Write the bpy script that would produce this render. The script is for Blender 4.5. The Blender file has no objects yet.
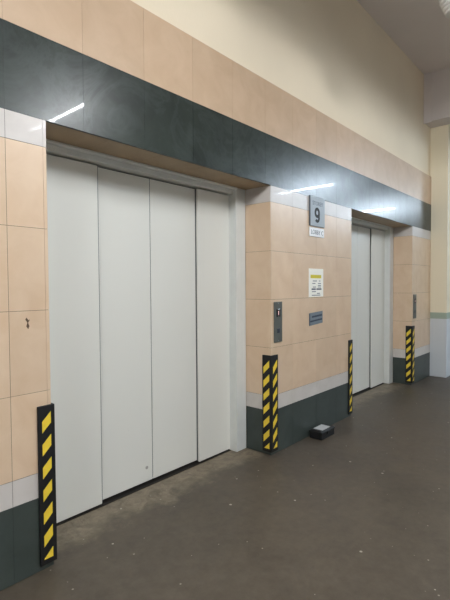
import bpy, bmesh, math, random
from mathutils import Vector, Matrix
random.seed(7)
C = bpy.context.scene.collection
PI = math.pi

# ------------------------------------------------------------------ helpers
def box(bm, x0, x1, y0, y1, z0, z1):
    v = [bm.verts.new((x, y, z)) for x in (x0, x1) for y in (y0, y1) for z in (z0, z1)]
    for f in ((0,1,3,2), (4,6,7,5), (0,4,5,1), (2,3,7,6), (0,2,6,4), (1,5,7,3)):
        bm.faces.new([v[i] for i in f])

def cyl(bm, p, q, r, n=20):
    p, q = Vector(p), Vector(q); d = (q-p).normalized()
    a = d.orthogonal().normalized(); b = d.cross(a)
    rings = []
    for c in (p, q):
        rings.append([bm.verts.new(c + a*r*math.cos(2*PI*i/n) + b*r*math.sin(2*PI*i/n)) for i in range(n)])
    for i in range(n):
        bm.faces.new((rings[0][i], rings[0][(i+1) % n], rings[1][(i+1) % n], rings[1][i]))
    bm.faces.new(rings[0][::-1]); bm.faces.new(rings[1])

def prism(bm, poly, axis, a, b):
    """extrude a 2-D polygon along an axis (0, 1 or 2) from a to b"""
    def pt(u, v, w):
        return ((w, u, v), (u, w, v), (u, v, w))[axis]
    lo = [bm.verts.new(pt(u, v, a)) for u, v in poly]
    hi = [bm.verts.new(pt(u, v, b)) for u, v in poly]
    n = len(poly)
    for i in range(n):
        bm.faces.new((lo[i], lo[(i+1) % n], hi[(i+1) % n], hi[i]))
    bm.faces.new(lo[::-1]); bm.faces.new(hi)

def lathe(bm, prof, centre, n=48):
    cx, cy = centre
    rings = [[bm.verts.new((cx+r*math.cos(2*PI*i/n), cy+r*math.sin(2*PI*i/n), z)) for i in range(n)] for r, z in prof]
    for a, b in zip(rings, rings[1:]):
        for i in range(n):
            bm.faces.new((a[i], a[(i+1) % n], b[(i+1) % n], b[i]))

def finish(bm, name, mat, parent=None, bevel=0, smooth=False):
    bmesh.ops.recalc_face_normals(bm, faces=bm.faces[:])
    me = bpy.data.meshes.new(name); bm.to_mesh(me); bm.free()
    o = bpy.data.objects.new(name, me); C.objects.link(o)
    me.materials.append(mat)
    if parent is not None:
        o.parent = parent
        o.matrix_parent_inverse = Matrix.Translation(-parent.location) if parent.type == 'EMPTY' else Matrix()
    if bevel:
        m = o.modifiers.new('bevel', 'BEVEL'); m.width = bevel; m.segments = 2; m.limit_method = 'ANGLE'
    if smooth:
        for p in me.polygons: p.use_smooth = True
    return o

def boxes(name, mat, lst, parent=None, bevel=0):
    bm = bmesh.new()
    for b in lst: box(bm, *b)
    return finish(bm, name, mat, parent, bevel)

def tag(o, label, cat, group=None):
    o['label'] = label; o['category'] = cat
    if group: o['group'] = group
    return o

def thing(name, loc, label, cat, group=None):
    o = bpy.data.objects.new(name, None); C.objects.link(o); o.location = loc
    o.empty_display_size = .05
    return tag(o, label, cat, group)

def struct(o, label=None, cat=None):
    o['kind'] = 'structure'
    if label: o['label'] = label
    if cat: o['category'] = cat
    return o

def text(name, body, mat, parent, x, z, y, size, sx=1.0, bold=0.0, align='CENTER'):
    """lettering standing on a face that looks towards -y, as a thin mesh"""
    cu = bpy.data.curves.new(name, 'FONT'); cu.body = body; cu.size = size
    cu.align_x = align; cu.align_y = 'CENTER'; cu.extrude = .0006; cu.offset = bold
    t = bpy.data.objects.new('tmp', cu); C.objects.link(t)
    dg = bpy.context.evaluated_depsgraph_get()
    me = bpy.data.meshes.new_from_object(t.evaluated_get(dg))
    bpy.data.objects.remove(t)
    me.transform(Matrix.Translation((x, y, z)) @ Matrix.Rotation(PI/2, 4, 'X') @ Matrix.Diagonal((sx, 1, 1, 1)))
    me.materials.clear(); me.materials.append(mat)
    o = bpy.data.objects.new(name, me); C.objects.link(o)
    o.parent = parent; o.matrix_parent_inverse = Matrix.Translation(-parent.location)
    return o

# ---------------------------------------------------------------- materials
def srgb(r, g, b):
    f = lambda c: (c/255/12.92 if c/255 <= .04045 else ((c/255+.055)/1.055)**2.4)
    return (f(r), f(g), f(b), 1)

class Mat:
    def __init__(s, name):
        s.m = bpy.data.materials.new(name); s.m.use_nodes = True
        s.t = s.m.node_tree; s.b = s.t.nodes['Principled BSDF']
    def n(s, k, **kw):
        x = s.t.nodes.new(k)
        for a, v in kw.items(): setattr(x, a, v)
        return x
    def l(s, a, b): s.t.links.new(a, b)
    def coord(s):
        return s.n('ShaderNodeTexCoord').outputs['Object']
    def noise(s, scale, detail=3, rough=.5, stretch=None, dist=0):
        x = s.n('ShaderNodeTexNoise'); x.inputs['Scale'].default_value = scale
        x.inputs['Detail'].default_value = detail; x.inputs['Roughness'].default_value = rough
        x.inputs['Distortion'].default_value = dist
        c = s.coord()
        if stretch:
            mp = s.n('ShaderNodeMapping'); mp.inputs['Scale'].default_value = stretch
            s.l(c, mp.inputs['Vector']); c = mp.outputs['Vector']
        s.l(c, x.inputs['Vector'])
        return x.outputs['Fac']
    def ramp(s, fac, stops):
        r = s.n('ShaderNodeValToRGB'); e = r.color_ramp.elements
        while len(e) < len(stops): e.new(.5)
        for k, (p, c) in zip(e, stops): k.position = p; k.color = c
        s.l(fac, r.inputs['Fac']); return r.outputs['Color']
    def mix(s, fac, a, b, mode='MIX'):
        x = s.n('ShaderNodeMix', data_type='RGBA', blend_type=mode)
        for v, i in ((fac, 0), (a, 6), (b, 7)):
            if hasattr(v, 'links'): s.l(v, x.inputs[i])
            else: x.inputs[i].default_value = v
        return x.outputs[2]
    def math(s, op, a, b=None, c=None):
        x = s.n('ShaderNodeMath', operation=op)
        for i, v in enumerate((a, b, c)):
            if v is None: continue
            if hasattr(v, 'links'): s.l(v, x.inputs[i])
            else: x.inputs[i].default_value = v
        return x.outputs[0]
    def set(s, col=None, rough=.5, metal=0, coat=0, coat_r=.05, spec=.5):
        if col is not None:
            if hasattr(col, 'links'): s.l(col, s.b.inputs['Base Color'])
            else: s.b.inputs['Base Color'].default_value = col
        if hasattr(rough, 'links'): s.l(rough, s.b.inputs['Roughness'])
        else: s.b.inputs['Roughness'].default_value = rough
        s.b.inputs['Metallic'].default_value = metal
        s.b.inputs['Coat Weight'].default_value = coat
        s.b.inputs['Coat Roughness'].default_value = coat_r
        s.b.inputs['Specular IOR Level'].default_value = spec
        return s.m
    def bump(s, fac, strength, dist=.01):
        x = s.n('ShaderNodeBump'); x.inputs['Strength'].default_value = strength
        x.inputs['Distance'].default_value = dist
        s.l(fac, x.inputs['Height']); s.l(x.outputs['Normal'], s.b.inputs['Normal'])

def plain(name, col, rough=.5, metal=0, spec=.5, var=.06):
    M = Mat(name); c = list(col)
    lo = [v*(1-var) for v in c[:3]]+[1]; hi = [min(1, v*(1+var)) for v in c[:3]]+[1]
    return M.set(M.ramp(M.noise(9, 3), [(.3, lo), (.7, hi)]), rough, metal, spec=spec)

def tile(name, a, b, rough, coat, coat_r, vein=5, each=.10, spec=.5, veins=None):
    """polished stone tile: soft mottling, each tile a shade of its own"""
    M = Mat(name)
    col = M.ramp(M.noise(vein, 5, .55, dist=.6), [(.32, a), (.68, b)])
    if veins is not None:
        w = M.noise(2.3, 6, .65, dist=1.6)
        band = M.ramp(w, [(.42, (0,0,0,1)), (.5, (1,1,1,1)), (.58, (0,0,0,1))])
        col = M.mix(M.math('MULTIPLY', band, .22), col, veins)
    g = M.n('ShaderNodeNewGeometry').outputs['Random Per Island']
    v = M.math('MULTIPLY_ADD', g, each, 1-each/2)
    hsv = M.n('ShaderNodeHueSaturation'); M.l(col, hsv.inputs['Color']); M.l(v, hsv.inputs['Value'])
    return M.set(hsv.outputs['Color'], rough, 0, coat, coat_r, spec)

m_peach = tile('peach_tile', srgb(212,183,152), srgb(221,195,166), .34, .22, .10, each=.07)
m_peach_top = tile('rosy_peach_tile', srgb(196,167,137), srgb(206,178,149), .4, .08, .10, each=.05)
m_soffit = tile('darker_soffit_tile', srgb(150,128,99), srgb(162,139,108), .5, 0, .1, each=.05)
m_white = tile('white_tile', srgb(200,193,186), srgb(210,203,197), .36, .04, .05, each=.04)
m_green = tile('green_marble', srgb(29,36,32), srgb(51,59,53), .29, .11, .03, vein=3.5, each=.08, veins=srgb(84,92,89), spec=.4)
m_base  = tile('green_base_tile', srgb(52,60,56), srgb(62,70,66), .42, .12, .12, vein=4, each=.08)
m_grout = plain('grout', srgb(96,82,68), .9)
m_grout_pale = plain('pale_grout', srgb(150,128,104), .9)
m_grout_dark = plain('dark_grout', srgb(42,47,45), .9)

def plaster(name, col, bump=.15):
    M = Mat(name)
    c2 = [v*.95 for v in col[:3]]+[1]
    m = M.set(M.ramp(M.noise(1.3, 4), [(.3, col), (.7, c2)]), .85, spec=.25)
    M.bump(M.noise(60, 4), bump, .004); return m
m_cream = plaster('cream_plaster', srgb(238,223,197))
m_hall = plaster('hall_paint', srgb(224,226,226))
m_ceiling = plaster('ceiling_paint', srgb(236,229,226))
m_beam = plaster('beam_paint', srgb(226,219,217))
def column_paint():
    M = Mat('column_paint')
    sep = M.n('ShaderNodeSeparateXYZ'); M.l(M.coord(), sep.inputs[0])
    z = sep.outputs['Z']
    low = M.math('LESS_THAN', z, .95); mid = M.math('LESS_THAN', z, 1.05)
    c = M.mix(mid, srgb(236,226,200), srgb(164,178,162))
    c = M.mix(low, c, srgb(206,211,214))
    m = M.set(c, .7, spec=.3); M.bump(M.noise(50, 4), .12, .004); return m
m_column = column_paint()

def floor_mat():
    M = Mat('polished_concrete')
    big = M.noise(1.1, 5, .62, dist=.5); mid = M.noise(3.2, 6, .7, dist=.8); fine = M.noise(16, 6, .7)
    c = M.ramp(big, [(.36, srgb(60,53,44)), (.64, srgb(85,76,64))])
    c = M.mix(.5, c, M.ramp(mid, [(.32, srgb(51,45,37)), (.7, srgb(99,89,74))]))
    c = M.mix(.28, c, M.ramp(fine, [(.3, srgb(60,54,48)), (.7, srgb(104,96,86))]))
    # worn pale strip of bare screed at the lift thresholds, ragged front edge
    sep = M.n('ShaderNodeSeparateXYZ'); M.l(M.coord(), sep.inputs[0])
    y = sep.outputs['Y']
    edge = M.math('MULTIPLY_ADD', M.noise(3.2, 6, .68), .75, -.26)
    yy = M.math('SUBTRACT', y, edge)
    worn = M.n('ShaderNodeMapRange'); worn.inputs['From Min'].default_value = -.07; worn.inputs['From Max'].default_value = .08
    M.l(yy, worn.inputs['Value'])
    sc = M.ramp(M.noise(9, 8, .72, dist=1.2), [(.3, srgb(88,78,64)), (.5, srgb(122,111,93)), (.72, srgb(146,135,115))])
    line = M.noise(4.2, 5, .6, dist=1.5)
    crack = M.ramp(line, [(.488, (0,0,0,1)), (.5, (1,1,1,1)), (.512, (0,0,0,1))])
    sc = M.mix(M.math('MULTIPLY', crack, .45), sc, srgb(76,66,55))
    c = M.mix(M.math('MULTIPLY', worn.outputs[0], .88), c, sc)
    # specks of paint and grit
    for scale, rad, keep, amt in ((3.4, .030, .55, .75), (8.0, .045, .82, .5)):
        v2 = M.n('ShaderNodeTexVoronoi', voronoi_dimensions='2D'); v2.inputs['Scale'].default_value = scale
        M.l(M.coord(), v2.inputs['Vector'])
        pick = M.n('ShaderNodeSeparateColor'); M.l(v2.outputs['Color'], pick.inputs[0])
        size = M.math('MULTIPLY', pick.outputs[1], rad)
        dot = M.math('LESS_THAN', v2.outputs['Distance'], size)
        dot = M.math('MULTIPLY', dot, M.math('GREATER_THAN', pick.outputs[0], keep))
        c = M.mix(M.math('MULTIPLY', dot, amt), c, srgb(186,180,170))
    r = M.n('ShaderNodeMapRange'); r.inputs['To Min'].default_value = .34; r.inputs['To Max'].default_value = .58
    M.l(mid, r.inputs['Value'])
    m = M.set(c, r.outputs[0], spec=.38); M.bump(M.noise(25, 5, .6), .10, .004)
    return m
m_floor = floor_mat()

def door_mat():
    M = Mat('grey_door_enamel')
    c = M.ramp(M.noise(1.1, 3, stretch=(1, 1, .25)), [(.3, srgb(222,221,213)), (.7, srgb(228,227,219))])
    scuff = M.ramp(M.noise(14, 6, .7), [(.70, (0,0,0,1)), (.80, (1,1,1,1))])
    c = M.mix(M.math('MULTIPLY', scuff, .18), c, srgb(160,158,152))
    return M.set(c, .38, spec=.45)
m_door = door_mat()
m_frame = plain('jamb_enamel', srgb(216,218,214), .34, var=.03)
m_void = plain('lift_shaft_black', srgb(16,15,15), .9)
m_sill = plain('dark_sill_metal', srgb(40,37,34), .55, .5)
m_edge_shade = plain('leaf_edge_shade', srgb(92,94,94), .7)
m_rubber = plain('black_rubber', srgb(11,11,13), .6, var=.15)
m_yellow = plain('yellow_reflective', srgb(240,208,62), .45, var=.06)
m_steel = plain('brushed_steel', srgb(112,114,108), .42, .6)
m_alu = plain('grey_sign_metal', srgb(160,168,174), .5, .0, var=.04)
m_alu_edge = plain('dark_sign_edge', srgb(96,101,106), .5, .3)
m_ink = plain('black_ink', srgb(18,18,20), .6)
m_greyink = plain('grey_ink', srgb(120,124,130), .7)
m_sign_white = plain('white_sign_plastic', srgb(238,238,238), .4, var=.02)
m_paper = plain('notice_paper', srgb(248,246,236), .7, var=.02)
m_paper_yellow = plain('yellow_print', srgb(214,198,62), .7)
m_blue = plain('blue_grey_label', srgb(112,122,130), .5, var=.08)
m_darkblue = plain('dark_blue_print', srgb(48,60,76), .6)
m_display = plain('black_glass', srgb(10,10,11), .12)
m_button = plain('button_plastic', srgb(44,52,64), .3)
m_box = plain('black_box_plastic', srgb(13,13,15), .6, var=.15)
m_label_grey = plain('pale_box_label', srgb(190,192,192), .5)
m_housing = plain('white_lamp_steel', srgb(225,225,222), .4, var=.02)
m_spot = plain('grey_smudge', srgb(172,168,160), .7)
m_chip = plain('dark_chip', srgb(92,70,52), .8)
m_reflector = plain('grey_lamp_reflector', srgb(96,96,94), .6, var=.02)
def emit(name, col, s):
    M = Mat(name)
    M.b.inputs['Base Color'].default_value = (.8,.8,.8,1)
    M.b.inputs['Emission Color'].default_value = col
    M.b.inputs['Emission Strength'].default_value = s
    return M.m
m_tube = emit('lit_tube', (.965, 1, 1.04, 1), 430)
m_tube_cool = emit('lit_cool_tube', (.84, 1, 1.16, 1), 410)
m_red = emit('red_digit', (1, .22, .16, 1), .45)

# ---------------------------------------------------------------- dimensions
X0, X1, X2, X3, XE = 1.137, 3.154, 4.732, 6.760, 7.640
ZW0, ZW1, ZU, ZB, ZT, ZP, ZC = .394, .527, 2.231, 2.371, 2.800, 3.249, 4.771
FJ, FD = .279, .362
G0, GP = .929, .43                    # tile grid
TT = .018                             # tile thickness
GAP = .0022
XL, XR, YF = -6.0, 18.0, -6.5

# ------------------------------------------------------------------- setting
o = boxes('floor', m_floor, [(XL, XR, YF, .9, -.1, 0)])
struct(o, 'dark worn polished concrete floor with pale scraped patches at the lift doors', 'floor')
o = boxes('ceiling', m_ceiling, [(XL, XR, YF, .9, ZC, ZC+.1)])
struct(o, 'plain off-white high ceiling in shade', 'ceiling')
bm = bmesh.new()
yc = TT+.004
for a, b in ((XL, X0-TT-.004), (X1+TT+.004, X2-TT-.004), (X3+TT+.004, XR)):
    box(bm, a, b, yc, .8, 0, ZB+TT+.004)
box(bm, XL, XR, yc, .8, ZB+TT+.004, ZC)
o = finish(bm, 'wall_back', m_cream)
struct(o, 'cream plastered wall above the tiled lift front', 'wall')
struct(boxes('wall_front', m_hall, [(XL, XR, YF-.1, YF, 0, ZC)]))
struct(boxes('wall_left', m_hall, [(XL-.1, XL, YF, .8, 0, ZC)]))
struct(boxes('wall_right', m_hall, [(XR, XR+.1, YF, .8, 0, ZC)]))
o = boxes('column', m_column, [(XE, XE+.62, -.25, yc, 0, ZC)], bevel=.006)
struct(o, 'cream column with a sage green stripe and white lower half at the end of the lift front', 'column')
o = boxes('beam', m_beam, [(7.30, XE-.003, YF, yc, 4.03, ZC)], bevel=.01)
struct(o, 'off-white ceiling beam crossing over the column at the top right', 'beam')
o = boxes('trim_1', m_beam, [(7.285, 7.30, -.10, yc, 4.01, ZC)], bevel=.004)
struct(o, 'narrow plaster strip on the beam where it meets the cream wall', 'trim')

# tiles of a band: split [x0,x1] on the grid; one island per tile
def tiles_x(bm, x0, x1, rows, y0=0.0, y1=TT, GAP=GAP):
    xs = [x0]
    k = math.ceil((x0-G0)/GP + .12)
    while G0+k*GP < x1-.03:
        xs.append(G0+k*GP); k += 1
    xs.append(x1)
    for a, b in zip(xs, xs[1:]):
        for c, d in zip(rows, rows[1:]):
            box(bm, a+GAP/2, b-GAP/2, y0, y1, c+GAP/2, d-GAP/2)

def cladding(name, mat, spans, rows, grout, label, reveals=(), gap=GAP):
    bm = bmesh.new(); g = bmesh.new()
    for a, b in spans:
        tiles_x(bm, a, b, rows, GAP=gap)
        box(g, a+.001, b-.001, .0016, yc-.0005, rows[0]+.001, rows[-1]-.001)
    for xa, xb, xg in reveals:            # tiles lining the lift openings
        for c, d in zip(rows, rows[1:]):
            box(bm, xa, xb, 0.0, FJ-.001, c+GAP/2, d-GAP/2)
        box(g, xa+.0016, xb-.0016, .003, FJ-.001, rows[0]+.001, rows[-1]-.001)
    o = finish(bm, name, mat)
    struct(o, label, 'wall tiles')
    j = finish(g, 'tile_joints', grout, o)
    return o

piers = [(XL+.05, X0-TT), (X1+TT, X2-TT), (X3+TT, XE-.001)]
rev = [(X0-TT, X0, 0), (X1, X1+TT, 0), (X2-TT, X2, 0), (X3, X3+TT, 0)]
rows = [ZW1 + (ZU-ZW1)*k/4 for k in range(5)]
cladding('trim_2', m_peach, piers, rows, m_grout, 'peach stone tiles covering the piers beside and between the lifts', reveals=rev)
cladding('trim_3', m_white, piers, [ZU, ZB], m_grout, 'white tile strip along the top of the piers under the green band', reveals=rev)
cladding('trim_4', m_white, piers, [ZW0, ZW1], m_grout, 'white tile strip low on the piers above the green base', reveals=rev)
cladding('trim_5', m_base, piers, [0.002, ZW0], m_grout_dark, 'dark green tile base at the foot of the piers', reveals=rev)
cladding('trim_6', m_green, [(XL+.05, XE-.001)], [ZB, ZT], m_grout_dark, 'polished dark green marble band above the lift doors reflecting the tubes', gap=.0016)
cladding('trim_7', m_peach_top, [(XL+.05, XE-.001)], [ZT, ZP], m_grout_pale, 'peach tile band along the top of the lift front', gap=.0014)
# soffit tiles over the openings, toned darker than the pier tiles
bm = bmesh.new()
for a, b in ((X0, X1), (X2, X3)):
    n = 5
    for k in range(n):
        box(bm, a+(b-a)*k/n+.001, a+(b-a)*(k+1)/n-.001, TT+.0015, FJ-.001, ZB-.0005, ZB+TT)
o = finish(bm, 'trim_8', m_soffit); struct(o, 'darker tiles under the lintels of the two lift openings', 'wall tiles')

# ------------------------------------------------------------------ lift doors
def lift_door(name, dx, label):
    d = bpy.data.objects.new(name, None); C.objects.link(d); d.location = (X0+dx, FJ, 0)
    struct(d, label, 'lift door')
    L, R = X0+dx, X1+dx+(.012 if dx else 0)
    JW = .136
    bm = bmesh.new()
    box(bm, L+.001, L+JW, FJ, .44, 0.001, ZB-.001)
    box(bm, R-JW, R-.001, FJ, .44, 0.001, ZB-.001)
    box(bm, L+JW, R-JW, FJ+.035, .42, ZB-.05, ZB-.001)
    box(bm, L+JW-.01, R-JW+.01, FJ-.012, FJ+.035, ZB-.014, ZB-.001)
    finish(bm, 'door_frame', m_frame, d, bevel=.003)
    p = [L+JW-.02, 1.675+dx, 2.143+dx, 2.622+dx-(.055 if dx else 0), R-JW+.02]
    f1, f2 = FD, FD+.030
    boxes('door_panel', m_door, [(p[0], p[1], f1, f1+.026, .012, ZB-.060)], d, .003)
    q = boxes('door_panel', m_door, [(p[1]-.06, p[2]-.003, f2, f2+.026, .019, ZB-.060)], d, .003)
    boxes('door_panel', m_door, [(p[2]+.003, p[3]+.06, f2, f2+.026, .019, ZB-.060)], d, .003)
    boxes('door_panel', m_door, [(p[3], p[4], f1, f1+.026, .012, ZB-.060)], d, .003)
    for xa, xb, ya in ((p[1], p[1]+.005, f1+.004), (p[3]-.002, p[3], f1+.016)):   # grey strips painting in the shadow lines beside the outer leaves
        boxes('edge_shade', m_edge_shade, [(xa, xb, ya, f2+.001, .014, ZB-.062)], d)
    boxes('edge_shade', m_edge_shade, [(p[2]-.003, p[2]+.003, f2+.004, f2+.02, .03, ZB-.062)], d)  # dark line of the middle gap, painted in likewise
    if dx == 0:
        s = bmesh.new(); cyl(s, (2.085, f2+.0005, .125), (2.085, f2-.0012, .125), .013, 14)
        finish(s, 'smudge', m_spot, q)
    boxes('door_sill', m_sill, [(L+JW, R-JW, FD-.012, .45, .0002, .004)], d)
    boxes('shaft_backing', m_void, [(L+.01, R-.01, .45, .5, .0002, ZB-.002)], d)
    return d
lift_door('door_1', 0, 'large pale grey four-panel lift door at the left')
lift_door('door_2', 3.595, 'smaller-looking pale grey lift door further away at the right')

# -------------------------------------------------------------- corner guards
def guard(corner, side, label, front_w=.092, rev_w=.085):
    if side < 0: front_w = .078
    """L-shaped rubber guard round a pier corner; side=+1: pier lies to the right of the corner"""
    t = thing('corner_guard', (corner, -.008, .02), label, 'corner guard')
    z0, z1, th = .03, (.888 if side > 0 else .877), .013
    e = .001
    fx0, fx1 = (corner-th-e, corner+front_w) if side > 0 else (corner-front_w, corner+th+e)
    bm = bmesh.new()
    rx0, rx1 = (corner-th-e, corner-e) if side > 0 else (corner+e, corner+th+e)
    xs = sorted((fx0, fx1))
    L = [(xs[0], -th-e), (xs[1], -th-e), (xs[1], -e)]
    if side > 0: L += [(corner-e, -e), (corner-e, rev_w), (xs[0], rev_w)]
    else: L = [(xs[0], -th-e), (xs[1], -th-e), (xs[1], rev_w), (corner+e, rev_w), (corner+e, -e), (xs[0], -e)]
    prism(bm, L, 2, z0, z1)
    finish(bm, 'rubber_strip', m_rubber, t, bevel=.003)
    def stripes(u0, u1, put, flip=False):
        bm = bmesh.new(); w = u1-u0
        zt, zb, tall, pitch = (.845 if side > 0 else .842), .06, .060, .1215
        k = 0
        while True:
            top = zt-k*pitch; k += 1
            if top < zb+.01: break
            # left edge (u0) lower than right edge (u1)
            poly = [(u0, top-w), (u0, top-w-tall), (u1, top-tall), (u1, top)]
            out = []                        # clip at the lower margin
            for i in range(4):
                a, b = poly[i], poly[(i+1) % 4]
                if a[1] >= zb: out.append(a)
                if (a[1] >= zb) != (b[1] >= zb):
                    s = (zb-a[1])/(b[1]-a[1]); out.append((a[0]+s*(b[0]-a[0]), zb))
            if len(out) >= 3: put(bm, out)
        return bm
    if side > 0: u0, u1 = corner+.012, corner+front_w-.018
    else: u0, u1 = corner-.057, corner-.009
    bm = stripes(u0, u1, lambda bm, p: prism(bm, p, 1, -th-e-.0012, -th-e+.0004))
    finish(bm, 'yellow_stripes', m_yellow, t)
    fx = corner-th-e if side > 0 else corner+th+e
    # on the flange inside the opening; "left" as seen from the hall is the deep end
    if side > 0:
        bm = stripes(-(rev_w-.014), -(.008), lambda bm, p: prism(bm, [(-a, b) for a, b in p], 0, fx-.0012, fx+.0004))
    else:
        bm = stripes(.008, rev_w-.014, lambda bm, p: prism(bm, p, 0, fx-.0004, fx+.0012))
    finish(bm, 'yellow_stripes', m_yellow, t)
    return t
guard(X0, -1, 'black rubber corner guard with yellow slashes at the left side of the nearer lift door')
guard(X1, 1, 'black and yellow corner guard right of the nearer lift door, below a call panel')
guard(X2, -1, 'black and yellow corner guard at the left edge of the farther lift opening')
guard(X3, 1, 'small far black and yellow corner guard right of the farther lift door by the column')

# ---------------------------------------------------------------- call panels
def call_panel(x, label):
    z0, z1, w = .996, 1.357, .124
    t = thing('call_panel', (x+w/2, 0, z0), label, 'lift call panel', 'steel lift call panels')
    boxes('faceplate', m_steel, [(x, x+w, -.009, -.0005, z0, z1)], t, .002)
    sc = boxes('display', m_display, [(x+.033, x+.091, -.0115, -.0085, z1-.135, z1-.065)], t, .001)
    # lit figure on the display: a plain vertical bar and foot
    boxes('red_figure', m_red, [(x+.058, x+.066, -.0122, -.0112, z1-.118, z1-.082)], sc)
    b = bmesh.new(); box(b, x+.042, x+.082, -.0125, -.0085, z0+.082, z0+.122)
    finish(b, 'call_button', m_button, t, bevel=.002)
    boxes('button_surround', m_steel, [(x+.036, x+.088, -.0105, -.0085, z0+.076, z0+.128)], t, .001)
    for zz in (z0+.014, z1-.014):
        s = bmesh.new(); cyl(s, (x+w/2, -.0086, zz), (x+w/2, -.0105, zz), .004, 12)
        finish(s, 'screw', m_alu, t)
call_panel(3.196, 'narrow steel lift call panel with a small red display on the pier between the lifts')
call_panel(6.810, 'narrow dark steel call panel on the far pier right of the farther lift')

# ------------------------------------------------------------------- signs
t = thing('floor_sign', (3.95, -.012, 2.09), 'grey metal sign with a black number 9 hanging below the green band', 'sign')
boxes('sign_plate', m_alu, [(3.800, 4.084, -.016, -.003, 2.088, 2.378)], t, .002)
boxes('plate_edge', m_alu_edge, [(3.796, 3.800, -.017, -.0005, 2.088, 2.378)], t)
text('storey_lettering', 'STOREY', m_alu_edge, t, 3.942, 2.312, -.0166, .056, 1.02)
bm = bmesh.new()
def stroke(bm, pts, wd, y0, y1, closed=False):
    n = len(pts); L = []
    for i in range(n):
        a = pts[(i-1) % n] if closed or i > 0 else pts[i]
        b = pts[(i+1) % n] if closed or i < n-1 else pts[i]
        dx, dz = b[0]-a[0], b[1]-a[1]; q = math.hypot(dx, dz) or 1
        nx, nz = -dz/q*wd/2, dx/q*wd/2
        p = pts[i]
        L.append([bm.verts.new(v) for v in ((p[0]+nx, y0, p[1]+nz), (p[0]-nx, y0, p[1]-nz), (p[0]-nx, y1, p[1]-nz), (p[0]+nx, y1, p[1]+nz))])
    for i in range(n if closed else n-1):
        a, b = L[i], L[(i+1) % n]
        for j in range(4): bm.faces.new((a[j], a[(j+1) % 4], b[(j+1) % 4], b[j]))
    if not closed: bm.faces.new(L[0]); bm.faces.new(L[-1][::-1])
cx9, cz9 = 3.930, 2.2235
stroke(bm, [(cx9+.036*math.cos(2*PI*i/32), cz9+.037*math.sin(2*PI*i/32)) for i in range(32)], .030, -.0175, -.0160, True)
tail = [(cx9+.036, cz9+.002), (cx9+.036, cz9-.030)]
tail += [(cx9+.001+.035*math.cos(q), cz9-.048+.036*math.sin(q)) for q in [(.35-i*.235) for i in range(13)]]
stroke(bm, tail, .030, -.0176, -.0160)
finish(bm, 'number', m_ink, t)
t = thing('lobby_sign', (3.947, -.008, 1.985), 'small white sign lettered LOBBY C right under the number 9 sign', 'sign')
boxes('sign_plate', m_sign_white, [(3.797, 4.082, -.010, -.0005, 1.985, 2.074)], t, .0015)
text('lobby_lettering', 'LOBBY C', m_greyink, t, 3.942, 2.027, -.0106, .062, .98)

t = thing('notice', (3.94, -.002, 1.385), 'white paper notice with a yellow heading bar on the peach pier', 'notice')
boxes('sheet', m_paper, [(3.793, 4.080, -.0024, -.0005, 1.386, 1.668)], t)
boxes('yellow_heading', m_paper_yellow, [(3.825, 4.036, -.0030, -.0020, 1.572, 1.606)], t)
ln = []
for z, xs in ((1.545, ((3.87,3.95),(3.99,4.02))), (1.520, ((3.86,3.92),(3.97,4.03))), (1.500, ((3.97,4.03),)), (1.484, ((3.87,3.93),(3.97,4.03))),
              (1.438, ((3.85,3.93),)), (1.420, ((3.95,4.01),)), (1.402, ((3.85,4.02),))):
    for a, b in xs: ln.append((a, b, -.0030, -.0020, z-.004, z+.004))
boxes('small_print', m_greyink, ln, t)
boxes('bold_print_line', m_darkblue, [(3.845, 3.925, -.0030, -.0020, 1.456, 1.470), (3.94, 4.04, -.0030, -.0020, 1.456, 1.470)], t)

t = thing('wall_label', (3.93, -.002, 1.10), 'small blue-grey label with two dark lines below the paper notice', 'label')
bm = bmesh.new(); prism(bm, [(3.80, 1.100), (4.066, 1.118), (4.066, 1.240), (3.80, 1.226)], 1, -.0035, -.0005)
finish(bm, 'backing', m_blue, t)
bm = bmesh.new()
prism(bm, [(3.85, 1.178), (4.05, 1.190), (4.05, 1.208), (3.85, 1.196)], 1, -.0041, -.003)
prism(bm, [(3.82, 1.134), (4.055, 1.150), (4.055, 1.166), (3.82, 1.150)], 1, -.0041, -.003)
finish(bm, 'dark_lines', m_darkblue, t)
boxes('dark_edge', m_darkblue, [(3.80, 3.816, -.0043, -.0033, 1.104, 1.222)], t)

# ------------------------------------------------------------------ black box
t = thing('bait_box', (3.905, -.085, 0), 'low black plastic box with pale lid label on the floor by the pier', 'box')
bm = bmesh.new()
x0, x1, y0, y1 = 3.772, 4.030, -.158, -.022
box(bm, x0, x1, y0, y1, .0015, .062)
finish(bm, 'body', m_box, t, bevel=.006)
bm = bmesh.new()
lo = [(x0-.004, y0-.004), (x1+.004, y0-.004), (x1+.004, y1+.004), (x0-.004, y1+.004)]
hi = [(x0+.012, y0+.012), (x1-.012, y0+.012), (x1-.012, y1-.012), (x0+.012, y1-.012)]
va = [bm.verts.new((a, b, .062)) for a, b in lo]; vb = [bm.verts.new((a, b, .073)) for a, b in lo]; vc = [bm.verts.new((a, b, .086)) for a, b in hi]
for p, q in ((va, vb), (vb, vc)):
    for i in range(4): bm.faces.new((p[i], p[(i+1) % 4], q[(i+1) % 4], q[i]))
bm.faces.new(vc); bm.faces.new(va[::-1])
lid = finish(bm, 'lid', m_box, t, bevel=.002)
boxes('lid_label', m_label_grey, [(x0+.045, x1-.05, y0+.018, y1-.016, .0858, .0872)], lid)
boxes('lid_catch', m_box, [(3.87, 3.93, y0-.009, y0-.002, .045, .07)], t, .002)

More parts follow.
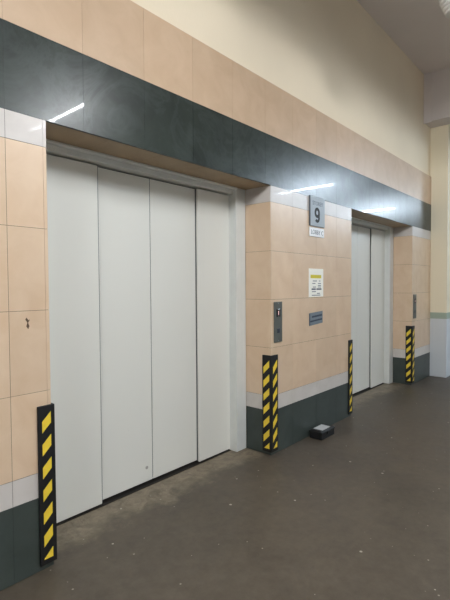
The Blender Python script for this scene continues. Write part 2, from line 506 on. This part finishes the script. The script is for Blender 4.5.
# small dark chip in the left tiles
bm = bmesh.new()
prism(bm, [(1.010, 1.335), (1.020, 1.318), (1.014, 1.300), (1.024, 1.285), (1.030, 1.300), (1.024, 1.318), (1.034, 1.336), (1.026, 1.330), (1.016, 1.345)], 1, -.0008, .0005)
ch = finish(bm, 'tile_chip', m_chip)
ch.parent = bpy.data.objects['trim_2']

# --------------------------------------------------------------------- lamps
def lamp(x, ya, tube, label, ZL=3.69):
    yb = ya-1.4
    t = thing('ceiling_light', (x, (ya+yb)/2, ZL), label, 'ceiling light', 'suspended tube lights')
    bm = bmesh.new(); w = .15; h = .07; zr = ZL+.004
    # open trough: sloping sides and closed ends
    sec = [(-w, zr), (-.035, zr+h), (.035, zr+h), (w, zr), (w-.004, zr), (.032, zr+h-.004), (-.032, zr+h-.004), (-w+.004, zr)]
    prism(bm, [(x+a, b) for a, b in sec], 1, ya+.03, yb-.03)
    for yy in (ya+.03, yb-.034):
        prism(bm, [(x-w, zr), (x-.035, zr+h), (x+.035, zr+h), (x+w, zr)], 1, yy, yy+.004)
    finish(bm, 'reflector', m_reflector, t)
    boxes('ballast_housing', m_housing, [(x-.033, x+.033, yb, ya, zr+h+.0005, zr+h+.05)], t, .004)
    bm = bmesh.new(); cyl(bm, (x, ya, ZL), (x, yb, ZL), .0135, 18)
    finish(bm, 'tube', tube, t, smooth=False)
    for yy in (ya+.006, yb-.006):
        boxes('lamp_holder', m_housing, [(x-.012, x+.012, yy-.006, yy+.006, ZL-.02, ZL+h)], t)
    for yy in (ya-.25, yb+.25):
        bm = bmesh.new(); cyl(bm, (x, yy, zr+h+.05), (x, yy, ZC), .005, 10)
        finish(bm, 'hanging_rod', m_steel, t)
lamp(2.92, -2.54, m_tube, 'white tube light hung in front of the pier between the lifts')
lamp(8.79, -2.37, m_tube_cool, 'white tube light hung beyond the column')
lamp(12.7, -2.5, m_tube_cool, 'white tube light hung farthest along the hall')
lamp(.95, -1.6, m_tube, 'added unseen white tube light hung left of the nearer lift', 3.68)  # out of view, added to match the brightness on the left
lamp(-2.1, -1.8, m_tube, 'added unseen white tube light hung farthest left along the hall', 3.8)  # second unseen tube, added for more light from the left

# round ribbed white fitting hanging at the top right corner
px, py, pz = 3.742, -1.316, 3.565
t = thing('pendant_fitting', (px, py, pz), 'round white ribbed fitting hanging at the top right corner of the picture', 'ceiling fitting')
bm = bmesh.new()
prof = []
for k in range(7):
    z = pz+.025*k; r = .05+.075*math.sin(.35+k*.2)
    prof += [(r-.006, z), (r+.004, z+.006), (r+.004, z+.016), (r-.006, z+.022)]
prof = [(.001, pz)]+prof+[(.03, pz+.185), (.001, pz+.186)]
lathe(bm, prof, (px, py)); finish(bm, 'ribbed_shade', m_housing, t)
bm = bmesh.new(); cyl(bm, (px, py, pz+.18), (px, py, ZC), .009, 12); finish(bm, 'hanging_rod', m_housing, t)
bm = bmesh.new(); lathe(bm, [(.001, ZC-.03), (.045, ZC-.028), (.05, ZC-.0005)], (px, py), 24); finish(bm, 'ceiling_rose', m_housing, t)

# -------------------------------------------------------------------- camera
f, yaw, pitch, roll, d = 440.918, .7216005, -.0317894, -.0057435, 2.243120
fw = Vector((math.cos(yaw)*math.cos(pitch), math.sin(yaw)*math.cos(pitch), math.sin(pitch)))
r = Vector((math.sin(yaw), -math.cos(yaw), 0)); u = r.cross(fw)
r2 = r*math.cos(roll)+u*math.sin(roll); u2 = -r*math.sin(roll)+u*math.cos(roll)
cam = bpy.data.cameras.new('camera'); co = bpy.data.objects.new('camera', cam); C.objects.link(co)
M = Matrix((r2, u2, -fw)).transposed().to_4x4(); M.translation = (0, -d, 1.5)
co.matrix_world = M
cam.sensor_width = 36; cam.lens = f/600*36; cam.clip_start = .05
bpy.context.scene.camera = co

# ---------------------------------------------------------------- world, view
w = bpy.data.worlds.new('World'); bpy.context.scene.world = w; w.use_nodes = True
w.node_tree.nodes['Background'].inputs[0].default_value = (0, 0, 0, 1)
vs = bpy.context.scene.view_settings
vs.view_transform = 'Standard'; vs.look = 'None'; vs.gamma = 1; vs.use_curve_mapping = False
vs.exposure = 0.36
bpy.context.scene.cycles.max_bounces = 10
bpy.context.scene.cycles.diffuse_bounces = 8
bpy.context.scene.cycles.use_denoising = True
